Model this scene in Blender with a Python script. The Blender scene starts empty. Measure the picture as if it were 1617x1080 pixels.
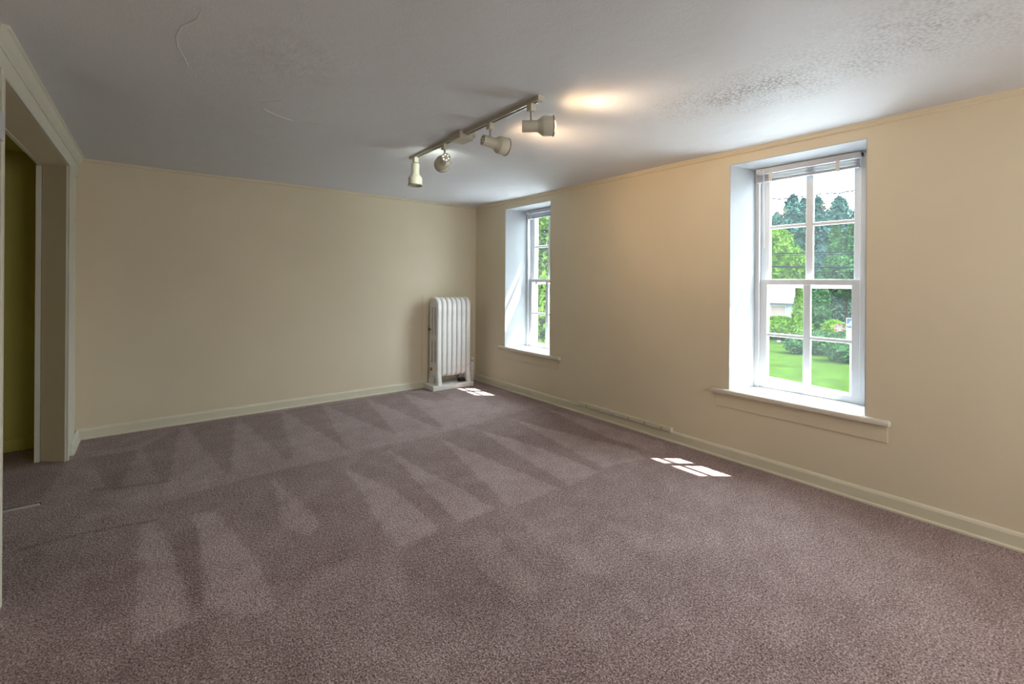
import bpy, bmesh, math, random
from mathutils import Vector, Matrix
random.seed(7)
S = bpy.context.scene
COL = S.collection

# ------------------------------------------------------------------ camera
F_PX, CY_PX, ROLL, YAW, EYE = 724.33, 443.67, 0.0067971, 0.6643461, 1.30
cd = bpy.data.cameras.new('camera')
cam = bpy.data.objects.new('camera', cd); COL.objects.link(cam)
cd.sensor_width = 36.0; cd.lens = F_PX / 1617 * 36.0
cd.shift_y = -(540 - CY_PX) / 1617
cd.clip_start = 0.05; cd.clip_end = 400
cam.location = (0, 0, EYE)
cam.rotation_mode = 'XYZ'
cam.matrix_world = (Matrix.Translation((0, 0, EYE)) @ Matrix.Rotation(-YAW, 4, 'Z')
                    @ Matrix.Rotation(math.pi / 2, 4, 'X') @ Matrix.Rotation(ROLL, 4, 'Z'))
S.camera = cam

# ------------------------------------------------------------------ view
S.view_settings.view_transform = 'Standard'
S.view_settings.look = 'None'
S.view_settings.gamma = 1
S.view_settings.use_curve_mapping = False
S.view_settings.exposure = 0.40

# ------------------------------------------------------------------ sky, sun, fill light
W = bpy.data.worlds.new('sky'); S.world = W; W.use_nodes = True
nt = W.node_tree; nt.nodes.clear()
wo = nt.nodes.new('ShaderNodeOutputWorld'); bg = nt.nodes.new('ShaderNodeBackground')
tc = nt.nodes.new('ShaderNodeTexCoord'); sx = nt.nodes.new('ShaderNodeSeparateXYZ')
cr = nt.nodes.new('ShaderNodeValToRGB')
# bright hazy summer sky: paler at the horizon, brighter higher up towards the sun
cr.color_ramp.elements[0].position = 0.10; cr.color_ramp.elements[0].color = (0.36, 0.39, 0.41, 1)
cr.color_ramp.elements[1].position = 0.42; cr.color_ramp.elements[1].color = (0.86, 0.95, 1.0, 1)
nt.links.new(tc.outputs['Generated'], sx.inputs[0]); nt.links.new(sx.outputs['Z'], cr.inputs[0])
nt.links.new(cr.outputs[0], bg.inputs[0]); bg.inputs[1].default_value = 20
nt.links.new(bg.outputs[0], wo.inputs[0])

def add_light(name, kind, loc, energy, color=(1, 1, 1), direction=None, **kw):
    l = bpy.data.lights.new(name, kind); l.energy = energy; l.color = color
    o = bpy.data.objects.new(name, l); COL.objects.link(o); o.location = loc
    for k, v in kw.items(): setattr(l, k, v)
    if direction is not None:
        o.rotation_euler = Vector(direction).to_track_quat('-Z', 'Y').to_euler()
    return o
add_light('sun', 'SUN', (20, -15, 40), 28.0, (1.0, 0.95, 0.86), (-0.42, 0.335, -1), angle=math.radians(0.6))
# added fill light behind the camera to brighten the room; no window there
add_light('fill_front', 'AREA', (2.1, -1.70, 1.45), 33, (1.0, 0.96, 0.90), (0.05, 1, 0.0), shape='RECTANGLE', size=2.2, size_y=1.3)
# portals over the two windows (sky sampling only)
for yc in (1.2625, 3.9975):
    p = add_light('window_portal', 'AREA', (3.84, yc, 1.33), 1, (1, 1, 1), (-1, 0, 0), shape='RECTANGLE', size=0.9, size_y=1.75)
    p.data.cycles.is_portal = True

# ------------------------------------------------------------------ helpers
def mat(name, color, rough=0.6, bump=None, metal=0.0, var=None, emit=None, spec=0.5):
    """procedural material: colour with noise variation, noise bump (scale, strength, distance)"""
    m = bpy.data.materials.new(name); m.use_nodes = True
    n = m.node_tree.nodes; l = m.node_tree.links; b = n['Principled BSDF']
    b.inputs['Roughness'].default_value = rough; b.inputs['Metallic'].default_value = metal
    b.inputs['Specular IOR Level'].default_value = spec
    t = n.new('ShaderNodeTexCoord')
    sc, amt = var if var else (6.0, 0.03)
    nz = n.new('ShaderNodeTexNoise'); nz.inputs['Scale'].default_value = sc; nz.inputs['Detail'].default_value = 4
    l.new(t.outputs['Object'], nz.inputs['Vector'])
    r = n.new('ShaderNodeValToRGB')
    r.color_ramp.elements[0].position = 0.3; r.color_ramp.elements[1].position = 0.7
    r.color_ramp.elements[0].color = tuple(max(0, c * (1 - amt)) for c in color) + (1,)
    r.color_ramp.elements[1].color = tuple(min(1, c * (1 + amt)) for c in color) + (1,)
    l.new(nz.outputs['Fac'], r.inputs[0]); l.new(r.outputs[0], b.inputs['Base Color'])
    if bump:
        bn = n.new('ShaderNodeTexNoise'); bn.inputs['Scale'].default_value = bump[0]; bn.inputs['Detail'].default_value = 3
        l.new(t.outputs['Object'], bn.inputs['Vector'])
        bp = n.new('ShaderNodeBump'); bp.inputs['Strength'].default_value = bump[1]; bp.inputs['Distance'].default_value = bump[2]
        l.new(bn.outputs['Fac'], bp.inputs['Height']); l.new(bp.outputs[0], b.inputs['Normal'])
    if emit:
        b.inputs['Emission Color'].default_value = emit[:3] + (1,); b.inputs['Emission Strength'].default_value = emit[3]
    return m

def obj(name, bm, m=None, parent=None, smooth=False, loc=None):
    me = bpy.data.meshes.new(name)
    if isinstance(bm, bmesh.types.BMesh):
        bmesh.ops.recalc_face_normals(bm, faces=bm.faces[:]); bm.to_mesh(me); bm.free()
    else:
        me = bm
    o = bpy.data.objects.new(name, me); COL.objects.link(o)
    if loc is not None:
        o.location = loc
    if m:
        me.materials.clear(); me.materials.append(m)
    if smooth:
        for p in me.polygons: p.use_smooth = True
        if smooth != 'all':
            me.set_sharp_from_angle(angle=math.radians(35))
    if parent: o.parent = parent
    return o

def empty(name, loc=(0, 0, 0), rz=0):
    o = bpy.data.objects.new(name, None); COL.objects.link(o); o.location = loc; o.rotation_euler = (0, 0, rz)
    o.empty_display_size = 0.05
    return o
def tag(o, label=None, cat=None, group=None, kind=None):
    if label: o['label'] = label
    if cat: o['category'] = cat
    if group: o['group'] = group
    if kind: o['kind'] = kind
    return o

def box(bm, x0, x1, y0, y1, z0, z1, bev=0.0, seg=2):
    t = bmesh.new()
    bmesh.ops.create_cube(t, size=1)
    for v in t.verts:
        v.co = Vector((x0 + (v.co.x + .5) * (x1 - x0), y0 + (v.co.y + .5) * (y1 - y0), z0 + (v.co.z + .5) * (z1 - z0)))
    if bev:
        bmesh.ops.bevel(t, geom=t.edges[:], offset=bev, segments=seg, profile=0.5, affect='EDGES')
    me = bpy.data.meshes.new('t'); t.to_mesh(me); t.free(); bm.from_mesh(me); bpy.data.meshes.remove(me)
    return bm
def B(*a, **k): return box(bmesh.new(), *a, **k)

def prism(bm, pts, axis, a0, a1):
    """extrude polygon pts (2D in the other two axes, cyclic order) along axis from a0 to a1"""
    def mk(p, a):
        if axis == 'X': return Vector((a, p[0], p[1]))
        if axis == 'Y': return Vector((p[0], a, p[1]))
        return Vector((p[0], p[1], a))
    v0 = [bm.verts.new(mk(p, a0)) for p in pts]; v1 = [bm.verts.new(mk(p, a1)) for p in pts]
    n = len(pts)
    bm.faces.new(v0); bm.faces.new(v1[::-1])
    for i in range(n): bm.faces.new((v0[i], v1[i], v1[(i + 1) % n], v0[(i + 1) % n]))
    return bm

def lathe(bm, prof, M=Matrix.Identity(4), seg=32, cap=True):
    """profile [(r, h)] spun round local Z then moved by M"""
    rings = []
    for r, hh in prof:
        rings.append([bm.verts.new(M @ Vector((r * math.cos(2 * math.pi * i / seg), r * math.sin(2 * math.pi * i / seg), hh))) for i in range(seg)])
    for a, b in zip(rings, rings[1:]):
        for i in range(seg):
            bm.faces.new((a[i], a[(i + 1) % seg], b[(i + 1) % seg], b[i]))
    if cap:
        bm.faces.new(rings[0][::-1]); bm.faces.new(rings[-1])
    return bm

def tube(bm, pts, r, seg=8):
    pts = [Vector(p) for p in pts]; rings = []
    for i, p in enumerate(pts):
        d = (pts[min(i + 1, len(pts) - 1)] - pts[max(i - 1, 0)]).normalized()
        u = d.orthogonal().normalized() if abs(d.z) > .95 else d.cross(Vector((0, 0, 1))).normalized()
        w = d.cross(u)
        rr = r[i] if isinstance(r, (list, tuple)) else r
        rings.append([bm.verts.new(p + (u * math.cos(2 * math.pi * k / seg) + w * math.sin(2 * math.pi * k / seg)) * rr) for k in range(seg)])
    for a, b in zip(rings, rings[1:]):
        for k in range(seg): bm.faces.new((a[k], a[(k + 1) % seg], b[(k + 1) % seg], b[k]))
    bm.faces.new(rings[0][::-1]); bm.faces.new(rings[-1])
    return bm
def copy_tree(o, parent=None):
    c = o.copy(); COL.objects.link(c); c.parent = parent
    for ch in list(o.children): copy_tree(ch, c)
    return c

# ------------------------------------------------------------------ materials
CREAM = (0.68, 0.60, 0.45)
M = {}
M['wall'] = mat('cream_wall_paint', CREAM, 0.75, bump=(90, 0.12, 0.003), var=(2.0, 0.02))
M['trim'] = mat('cream_gloss_trim', (0.66, 0.62, 0.49), 0.4, bump=(30, 0.05, 0.003))
M['casing'] = mat('ivory_casing_paint', (0.66, 0.65, 0.56), 0.45)
M['white'] = mat('white_window_paint', (0.68, 0.70, 0.73), 0.4, bump=(25, 0.08, 0.002), var=(4, 0.02))
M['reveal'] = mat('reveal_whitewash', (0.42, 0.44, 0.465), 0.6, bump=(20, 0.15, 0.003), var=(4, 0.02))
M['rad'] = mat('white_radiator_enamel', (0.80, 0.79, 0.77), 0.45, bump=(60, 0.15, 0.002), var=(14, 0.05))
M['track'] = mat('aged_ivory_metal', (0.50, 0.47, 0.38), 0.4, var=(8, 0.04))
M['shade'] = mat('ivory_lamp_enamel', (0.62, 0.60, 0.50), 0.4)
M['chrome'] = mat('chrome_stem', (0.55, 0.55, 0.57), 0.25, metal=1.0)
M['alu'] = mat('aluminium_strip', (0.70, 0.70, 0.68), 0.3, metal=1.0)
M['dark'] = mat('dark_slot', (0.03, 0.03, 0.03), 0.7)
M['black'] = mat('black_plastic', (0.012, 0.012, 0.018), 0.4)
M['brass'] = mat('tarnished_brass', (0.30, 0.24, 0.14), 0.4, metal=0.8)
M['greyplastic'] = mat('grey_plastic', (0.55, 0.57, 0.62), 0.4)
M['blind'] = mat('pale_grey_blind_metal', (0.42, 0.44, 0.50), 0.35)
M['grime'] = mat('weathered_storm_frame', (0.22, 0.18, 0.14), 0.7)
M['headrail'] = mat('blind_headrail', (0.60, 0.64, 0.72), 0.35)
M['clip'] = mat('clear_blind_clip', (0.75, 0.74, 0.70), 0.3)

# glass pane: clear with a thin reflection
g = bpy.data.materials.new('window_glass'); g.use_nodes = True
n = g.node_tree.nodes; l = g.node_tree.links; n.clear()
o_ = n.new('ShaderNodeOutputMaterial'); mx = n.new('ShaderNodeMixShader'); tr = n.new('ShaderNodeBsdfTransparent'); gl = n.new('ShaderNodeBsdfGlossy')
fr = n.new('ShaderNodeFresnel'); fr.inputs['IOR'].default_value = 1.3; gl.inputs['Roughness'].default_value = 0.02
tr.inputs['Color'].default_value = (0.93, 0.965, 0.97, 1)
dust_haze = n.new('ShaderNodeBsdfTranslucent'); dust_haze.inputs['Color'].default_value = (0.85, 0.95, 1.0, 1)   # dusty film put in to give the panes a pale glare haze
md_ = n.new('ShaderNodeMixShader'); md_.inputs[0].default_value = 0.006
l.new(tr.outputs[0], md_.inputs[1]); l.new(dust_haze.outputs[0], md_.inputs[2])
geo = n.new('ShaderNodeNewGeometry'); inv = n.new('ShaderNodeMath'); inv.operation = 'SUBTRACT'; inv.inputs[0].default_value = 1.0
l.new(geo.outputs['Backfacing'], inv.inputs[1]); fm = n.new('ShaderNodeMath'); fm.operation = 'MULTIPLY'
l.new(fr.outputs[0], fm.inputs[0]); l.new(inv.outputs[0], fm.inputs[1]); l.new(fm.outputs[0], mx.inputs[0]); l.new(md_.outputs[0], mx.inputs[1]); l.new(gl.outputs[0], mx.inputs[2]); l.new(mx.outputs[0], o_.inputs[0])
M['glass'] = g

# carpet: mauve cut pile, vacuum nap from a colour attribute, tuft bump
c = bpy.data.materials.new('mauve_carpet'); c.use_nodes = True
n = c.node_tree.nodes; l = c.node_tree.links; b = n['Principled BSDF']
b.inputs['Roughness'].default_value = 0.95; b.inputs['Specular IOR Level'].default_value = 0.15
b.inputs['Sheen Weight'].default_value = 0.15
t = n.new('ShaderNodeTexCoord')
at = n.new('ShaderNodeAttribute'); at.attribute_name = 'nap'
def cnoise(scale, detail=2):
    z = n.new('ShaderNodeTexNoise'); z.inputs['Scale'].default_value = scale; z.inputs['Detail'].default_value = detail
    l.new(t.outputs['Object'], z.inputs['Vector']); return z.outputs['Fac']
def cmath(op, a_, b_):
    q = n.new('ShaderNodeMath'); q.operation = op
    for i, v in enumerate((a_, b_)):
        if isinstance(v, (int, float)): q.inputs[i].default_value = v
        else: l.new(v, q.inputs[i])
    return q.outputs[0]
fine = cnoise(150, 3); mid = cnoise(60, 2); big = cnoise(2.2, 3); patch = cnoise(9, 3)
# value = 1 + nap*.17 + tuft contrast + soft patches
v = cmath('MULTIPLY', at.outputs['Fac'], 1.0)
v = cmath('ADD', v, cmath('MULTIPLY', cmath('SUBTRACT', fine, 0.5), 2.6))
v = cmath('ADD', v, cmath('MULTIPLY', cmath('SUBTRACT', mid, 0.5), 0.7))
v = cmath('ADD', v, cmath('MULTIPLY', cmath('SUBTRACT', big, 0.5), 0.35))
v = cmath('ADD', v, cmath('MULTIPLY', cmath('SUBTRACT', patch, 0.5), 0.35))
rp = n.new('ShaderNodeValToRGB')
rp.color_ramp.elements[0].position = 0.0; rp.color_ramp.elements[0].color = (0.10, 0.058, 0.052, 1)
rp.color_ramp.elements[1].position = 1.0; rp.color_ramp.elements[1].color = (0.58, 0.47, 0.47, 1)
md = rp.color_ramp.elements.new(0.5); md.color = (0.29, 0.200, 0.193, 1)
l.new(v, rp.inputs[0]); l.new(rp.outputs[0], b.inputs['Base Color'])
bp = n.new('ShaderNodeBump'); bp.inputs['Strength'].default_value = 0.9; bp.inputs['Distance'].default_value = 0.008
l.new(cmath('ADD', fine, cmath('MULTIPLY', mid, 1.0)), bp.inputs['Height']); l.new(bp.outputs[0], b.inputs['Normal'])
M['carpet'] = c

# ceiling plaster: white paint, rough trowelled patches and dark mildew specks
c = bpy.data.materials.new('old_ceiling_plaster'); c.use_nodes = True
n = c.node_tree.nodes; l = c.node_tree.links; b = n['Principled BSDF']; b.inputs['Roughness'].default_value = 0.6
t = n.new('ShaderNodeTexCoord')
def blob(cx, cy, rx, ry, rot=0.0):
    """soft elliptical mask at a place on the ceiling"""
    mp = n.new('ShaderNodeMapping'); mp.vector_type = 'TEXTURE'
    mp.inputs['Location'].default_value = (cx, cy, 0); mp.inputs['Rotation'].default_value = (0, 0, rot)
    mp.inputs['Scale'].default_value = (rx, ry, 100)
    l.new(t.outputs['Object'], mp.inputs['Vector'])
    gt = n.new('ShaderNodeTexGradient'); gt.gradient_type = 'QUADRATIC_SPHERE'
    l.new(mp.outputs[0], gt.inputs[0]); return gt.outputs['Fac']
stain = cmath('ADD', blob(2.38, 1.08, 0.50, 0.85, 0.25), cmath('MULTIPLY', blob(2.30, 0.35, 0.8, 0.8), 0.55))
rough_ = blob(0.47, 2.16, 0.42, 0.5)
speck = cnoise(75, 4); cloud = cnoise(7, 4); med = cnoise(22, 3); grain = cnoise(130, 2); wav = cnoise(1.6, 2)
sp = cmath('MULTIPLY', cmath('MULTIPLY', stain, cmath('SUBTRACT', speck, 0.38)), cmath('SUBTRACT', cloud, 0.12))
sp = cmath('MAXIMUM', sp, 0.0)
sp2 = cmath('MULTIPLY', rough_, cmath('MAXIMUM', cmath('SUBTRACT', cloud, 0.5), 0.0))
fac = cmath('MINIMUM', cmath('ADD', cmath('MULTIPLY', sp, 11.0), cmath('MULTIPLY', sp2, 1.6)), 1.0)
mixc = n.new('ShaderNodeMix'); mixc.data_type = 'RGBA'
mixc.inputs['A'].default_value = (0.665, 0.675, 0.71, 1); mixc.inputs['B'].default_value = (0.30, 0.28, 0.27, 1)
l.new(fac, mixc.inputs['Factor']); l.new(mixc.outputs['Result'], b.inputs['Base Color'])
hgt = cmath('ADD', cmath('MULTIPLY', grain, 0.35), cmath('MULTIPLY', wav, 6.0))
hgt = cmath('ADD', hgt, cmath('MULTIPLY', med, cmath('ADD', 0.35, cmath('MULTIPLY', rough_, 2.2))))
hgt = cmath('ADD', hgt, cmath('MULTIPLY', cloud, cmath('ADD', 0.7, cmath('MULTIPLY', rough_, 3.0))))
bp = n.new('ShaderNodeBump'); bp.inputs['Strength'].default_value = 0.55; bp.inputs['Distance'].default_value = 0.006
l.new(hgt, bp.inputs['Height']); l.new(bp.outputs[0], b.inputs['Normal'])
M['ceiling'] = c

# ------------------------------------------------------------------ room shell
XR, XL, YB, YF, H = 3.3465, -0.485, 5.045, -1.80, 2.262
XH = -2.0                     # far side of the passage behind the doorway
def struct(name, bm, m, parent=None, **k):
    o = obj(name, bm, m, parent, **k)
    if parent is None: o['kind'] = 'structure'
    return o

# floor as a fine grid carrying the vacuum marks
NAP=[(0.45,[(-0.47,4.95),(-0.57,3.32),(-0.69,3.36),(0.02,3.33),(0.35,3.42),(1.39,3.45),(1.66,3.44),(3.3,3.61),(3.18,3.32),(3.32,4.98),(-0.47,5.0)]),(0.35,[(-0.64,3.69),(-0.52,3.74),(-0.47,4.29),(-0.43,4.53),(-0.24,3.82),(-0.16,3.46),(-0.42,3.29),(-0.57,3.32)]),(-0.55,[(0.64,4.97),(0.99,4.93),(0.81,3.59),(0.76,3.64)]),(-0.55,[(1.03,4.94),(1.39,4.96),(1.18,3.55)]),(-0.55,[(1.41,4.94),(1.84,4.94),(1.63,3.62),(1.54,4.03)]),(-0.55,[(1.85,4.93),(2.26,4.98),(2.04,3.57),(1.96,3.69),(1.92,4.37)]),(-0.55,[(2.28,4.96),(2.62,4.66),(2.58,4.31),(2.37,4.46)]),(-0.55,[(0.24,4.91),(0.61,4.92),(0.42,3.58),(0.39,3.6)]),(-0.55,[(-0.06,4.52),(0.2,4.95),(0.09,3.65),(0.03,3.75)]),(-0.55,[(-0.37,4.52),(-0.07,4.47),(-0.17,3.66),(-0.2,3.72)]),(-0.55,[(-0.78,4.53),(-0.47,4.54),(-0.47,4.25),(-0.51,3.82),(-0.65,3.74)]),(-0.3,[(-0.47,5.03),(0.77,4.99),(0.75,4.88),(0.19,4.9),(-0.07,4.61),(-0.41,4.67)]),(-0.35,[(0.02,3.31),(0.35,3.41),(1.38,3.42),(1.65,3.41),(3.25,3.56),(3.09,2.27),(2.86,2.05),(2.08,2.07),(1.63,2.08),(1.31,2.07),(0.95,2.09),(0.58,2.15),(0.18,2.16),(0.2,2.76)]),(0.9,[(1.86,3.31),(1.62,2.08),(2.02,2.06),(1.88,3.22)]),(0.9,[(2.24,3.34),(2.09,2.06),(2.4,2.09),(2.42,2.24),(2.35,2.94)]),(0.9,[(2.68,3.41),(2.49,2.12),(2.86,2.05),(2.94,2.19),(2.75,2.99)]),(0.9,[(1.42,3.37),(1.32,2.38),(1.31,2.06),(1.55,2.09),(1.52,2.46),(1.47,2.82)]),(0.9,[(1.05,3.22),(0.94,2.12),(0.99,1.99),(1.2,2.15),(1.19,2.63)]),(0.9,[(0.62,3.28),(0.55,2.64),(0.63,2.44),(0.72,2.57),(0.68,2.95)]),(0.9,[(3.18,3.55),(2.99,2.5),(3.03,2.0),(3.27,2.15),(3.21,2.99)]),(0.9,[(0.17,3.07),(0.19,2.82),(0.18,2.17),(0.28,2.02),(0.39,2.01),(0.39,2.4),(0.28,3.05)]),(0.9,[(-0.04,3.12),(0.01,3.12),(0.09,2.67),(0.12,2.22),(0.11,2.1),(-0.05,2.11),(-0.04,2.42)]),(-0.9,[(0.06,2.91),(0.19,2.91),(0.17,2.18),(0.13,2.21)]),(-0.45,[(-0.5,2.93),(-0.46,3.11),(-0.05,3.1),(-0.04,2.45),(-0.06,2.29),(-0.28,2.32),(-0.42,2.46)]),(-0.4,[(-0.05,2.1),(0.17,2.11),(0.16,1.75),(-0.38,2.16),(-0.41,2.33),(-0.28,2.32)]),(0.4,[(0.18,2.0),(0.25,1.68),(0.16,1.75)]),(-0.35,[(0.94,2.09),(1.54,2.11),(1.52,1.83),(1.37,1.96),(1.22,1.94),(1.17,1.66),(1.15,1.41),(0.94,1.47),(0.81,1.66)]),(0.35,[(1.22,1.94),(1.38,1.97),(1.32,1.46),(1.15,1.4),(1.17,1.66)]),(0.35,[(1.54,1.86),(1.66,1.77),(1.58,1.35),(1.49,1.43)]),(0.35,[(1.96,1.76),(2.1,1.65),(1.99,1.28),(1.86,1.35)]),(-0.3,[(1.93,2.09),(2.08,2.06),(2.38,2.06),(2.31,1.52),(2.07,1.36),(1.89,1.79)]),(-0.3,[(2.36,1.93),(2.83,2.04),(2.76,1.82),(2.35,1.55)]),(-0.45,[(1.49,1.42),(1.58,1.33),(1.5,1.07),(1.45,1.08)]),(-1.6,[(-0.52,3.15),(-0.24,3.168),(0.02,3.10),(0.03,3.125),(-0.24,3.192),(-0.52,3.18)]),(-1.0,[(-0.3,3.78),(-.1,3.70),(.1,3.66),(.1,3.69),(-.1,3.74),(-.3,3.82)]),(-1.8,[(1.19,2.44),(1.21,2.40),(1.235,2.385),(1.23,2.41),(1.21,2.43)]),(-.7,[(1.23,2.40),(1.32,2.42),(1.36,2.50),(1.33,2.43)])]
def inside(x, y, poly):
    r = False; j = len(poly) - 1
    for i in range(len(poly)):
        xi, yi = poly[i]; xj, yj = poly[j]
        if (yi > y) != (yj > y) and x < (xj - xi) * (y - yi) / (yj - yi) + xi: r = not r
        j = i
    return r
boxes = [(w, p, min(q[0] for q in p), max(q[0] for q in p), min(q[1] for q in p), max(q[1] for q in p)) for w, p in NAP]
GS = 0.02
nx = int(round((XR + 0.02 - XH) / GS)); ny = int(round((YB + 0.02 - YF) / GS))
verts = []; vals = []
for j in range(ny + 1):
    for i in range(nx + 1):
        x = XH + i * GS; y = YF + j * GS
        z = 0.0
        verts.append((x, y, z)); val = 0.0
        wx = x + 0.004 * math.sin(y * 23) ; wy = y + 0.004 * math.sin(x * 19)
        for w, p, a0, a1, b0, b1 in boxes:
            if a0 <= wx <= a1 and b0 <= wy <= b1 and inside(wx, wy, p): val = w
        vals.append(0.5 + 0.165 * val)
faces = [(j * (nx + 1) + i, j * (nx + 1) + i + 1, (j + 1) * (nx + 1) + i + 1, (j + 1) * (nx + 1) + i) for j in range(ny) for i in range(nx)]
me = bpy.data.meshes.new('floor'); me.from_pydata(verts, [], faces)
# soften the marks a little
arr = vals[:]
for _ in range(1):
    new = arr[:]
    for j in range(1, ny):
        r0 = j * (nx + 1)
        for i in range(1, nx):
            k = r0 + i
            new[k] = (arr[k] * 2 + arr[k - 1] + arr[k + 1] + arr[k - nx - 1] + arr[k + nx + 1]) / 6
    arr = new if False else [(x + y) / 2 for x, y in zip(arr, new)]
a_ = me.attributes.new('nap', 'FLOAT', 'POINT'); a_.data.foreach_set('value', arr)
struct('floor', me, M['carpet'])

# ceiling, faintly uneven old plaster
bm = bmesh.new()
bmesh.ops.create_grid(bm, x_segments=60, y_segments=70, size=0.5)
for v_ in bm.verts:
    v_.co.x = XH + (v_.co.x + .5) * (XR - XH + .02); v_.co.y = YF + (v_.co.y + .5) * (YB - YF + .02)
    v_.co.z = H + 0.004 * math.sin(v_.co.x * 2.7 + 1) * math.sin(v_.co.y * 2.1)
top = bmesh.ops.extrude_face_region(bm, geom=bm.faces[:])
for e in top['geom']:
    if isinstance(e, bmesh.types.BMVert): e.co.z = H + 0.12
ceil = struct('ceiling', bm, M['ceiling'])
cracks = [[(0.137, 1.90), (0.125, 2.05), (0.080, 2.15), (0.068, 2.25), (0.075, 2.34), (0.105, 2.46), (0.130, 2.58)],
          [(0.40, 2.83), (0.47, 2.79), (0.515, 2.74), (0.56, 2.66)],
          [(0.47, 2.86), (0.50, 2.92), (0.58, 2.98), (0.66, 3.01), (0.78, 2.97), (1.0, 2.90)],
          [(2.49, 0.47), (2.53, 0.42), (2.52, 0.36)]]
for pts in cracks:
    q = [(x, y, H + 0.004 * math.sin(x * 2.7 + 1) * math.sin(y * 2.1) + 0.0015) for x, y in pts]
    obj('plaster_crack', tube(bmesh.new(), q, [0.001] + [0.0042] * (len(q) - 2) + [0.001], 6), M['ceiling'], ceil)

# walls
T = 0.46                      # thick old outer wall
WIN = [(0.850, 1.675), (3.612, 4.410)]; WZ0, WZ1 = 0.508, 2.165
bm = bmesh.new()
ys = [YF] + [v for w in WIN for v in w] + [YB + 0.1]
for i in range(0, 6, 2): box(bm, XR, XR + T, ys[i], ys[i + 1], -0.05, H + .1)
for w in WIN:
    box(bm, XR, XR + T, w[0], w[1], -0.05, WZ0 - 0.03); box(bm, XR, XR + T, w[0], w[1], WZ1, H + .1)
struct('wall_right', bm, M['wall'])
struct('wall_back', B(XH - .1, XR, YB, YB + 0.1, -0.05, H + .1), M['wall'])
struct('wall_front', B(XH - .1, XR, YF - 0.1, YF, -0.05, H + .1), M['wall'])
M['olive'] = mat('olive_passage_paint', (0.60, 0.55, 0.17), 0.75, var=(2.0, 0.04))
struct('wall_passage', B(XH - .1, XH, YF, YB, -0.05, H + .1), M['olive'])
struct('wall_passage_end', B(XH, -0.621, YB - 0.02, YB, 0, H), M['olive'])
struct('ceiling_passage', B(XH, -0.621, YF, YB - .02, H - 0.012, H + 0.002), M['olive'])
DY0, DY1, DZ = 2.67, 4.50, 2.095
bm = bmesh.new()
prism(bm, [(XL, DY1), (XL, YB), (-0.62, YB), (-0.62, 4.614)], 'Z', -0.05, H + .1)
box(bm, -0.62, XL, YF, DY0, -0.05, H + .1)
prism(bm, [(XL, DY0), (XL, DY1), (-0.62, 4.614), (-0.62, DY0)], 'Z', DZ, H + .1)
struct('wall_left', bm, M['wall'])

# baseboards with a rounded top edge and a shoe moulding
def base_prof(d=1.0): return [(0, 0), (0.027, 0), (0.027, 0.010), (0.017, 0.016), (0.015, 0.016), (0.015, 0.070), (0.010, 0.082), (0.003, 0.087), (0, 0.088)]
def baseboard(name, p0, p1, normal, m=None, scale=1.0):
    bm = bmesh.new(); d = Vector(p1) - Vector(p0); nrm = Vector(normal)
    pr = base_prof(); ends = []
    for q in (p0, p1): ends.append([bm.verts.new(Vector((q[0], q[1], 0)) + nrm * a * scale + Vector((0, 0, z * scale))) for a, z in pr])
    k = len(pr)
    bm.faces.new(ends[0]); bm.faces.new(ends[1][::-1])
    for i in range(k): bm.faces.new((ends[0][i], ends[1][i], ends[1][(i + 1) % k], ends[0][(i + 1) % k]))
    return struct(name, bm, m or M['trim'])
baseboard('baseboard_right', (XR, YF, 0), (XR, YB, 0), (-1, 0, 0))
baseboard('baseboard_back', (XL, YB, 0), (2.585, YB, 0), (0, -1, 0))
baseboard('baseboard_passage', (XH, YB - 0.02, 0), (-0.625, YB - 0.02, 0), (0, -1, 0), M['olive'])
baseboard('baseboard_left', (XL + 0.012, 4.62, 0), (XL + 0.012, YB, 0), (1, 0, 0), M['casing'], 0.95)

# crown strips
def crown(name, pts, p0, p1, nrm, m):
    bm = bmesh.new(); ends = []
    for q in (p0, p1): ends.append([bm.verts.new(Vector((q[0], q[1], H)) + Vector(nrm) * a + Vector((0, 0, z))) for a, z in pts])
    k = len(pts); bm.faces.new(ends[0]); bm.faces.new(ends[1][::-1])
    for i in range(k): bm.faces.new((ends[0][i], ends[1][i], ends[1][(i + 1) % k], ends[0][(i + 1) % k]))
    return struct(name, bm, m)
cp = [(0, 0.004), (0.024, 0.004), (0.024, -0.008), (0.016, -0.013), (0.016, -0.024), (0.010, -0.030), (0, -0.034)]
crown('trim_1', cp, (XR, YF, 0), (XR, YB, 0), (-1, 0, 0), M['wall'])
crown('trim_2', [(0, 0.004), (0.014, 0.004), (0.012, -0.018), (0, -0.024)], (XL, YB, 0), (XR, YB, 0), (0, -1, 0), M['wall'])
cp2 = [(0, 0.004), (0.050, 0.004), (0.050, -0.010), (0.042, -0.014), (0.030, -0.040), (0.018, -0.056), (0.018, -0.066), (0, -0.070)]
crown('trim_3', cp2, (XL, 2.565, 0), (XL, YB, 0), (1, 0, 0), M['casing'])
crown('trim_4', [(0, 0.004), (0.03, 0.004), (0.024, -0.02), (0.008, -0.045), (0, -0.05)], (XL, YF, 0), (XL, 2.565, 0), (1, 0, 0), M['casing'])

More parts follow.
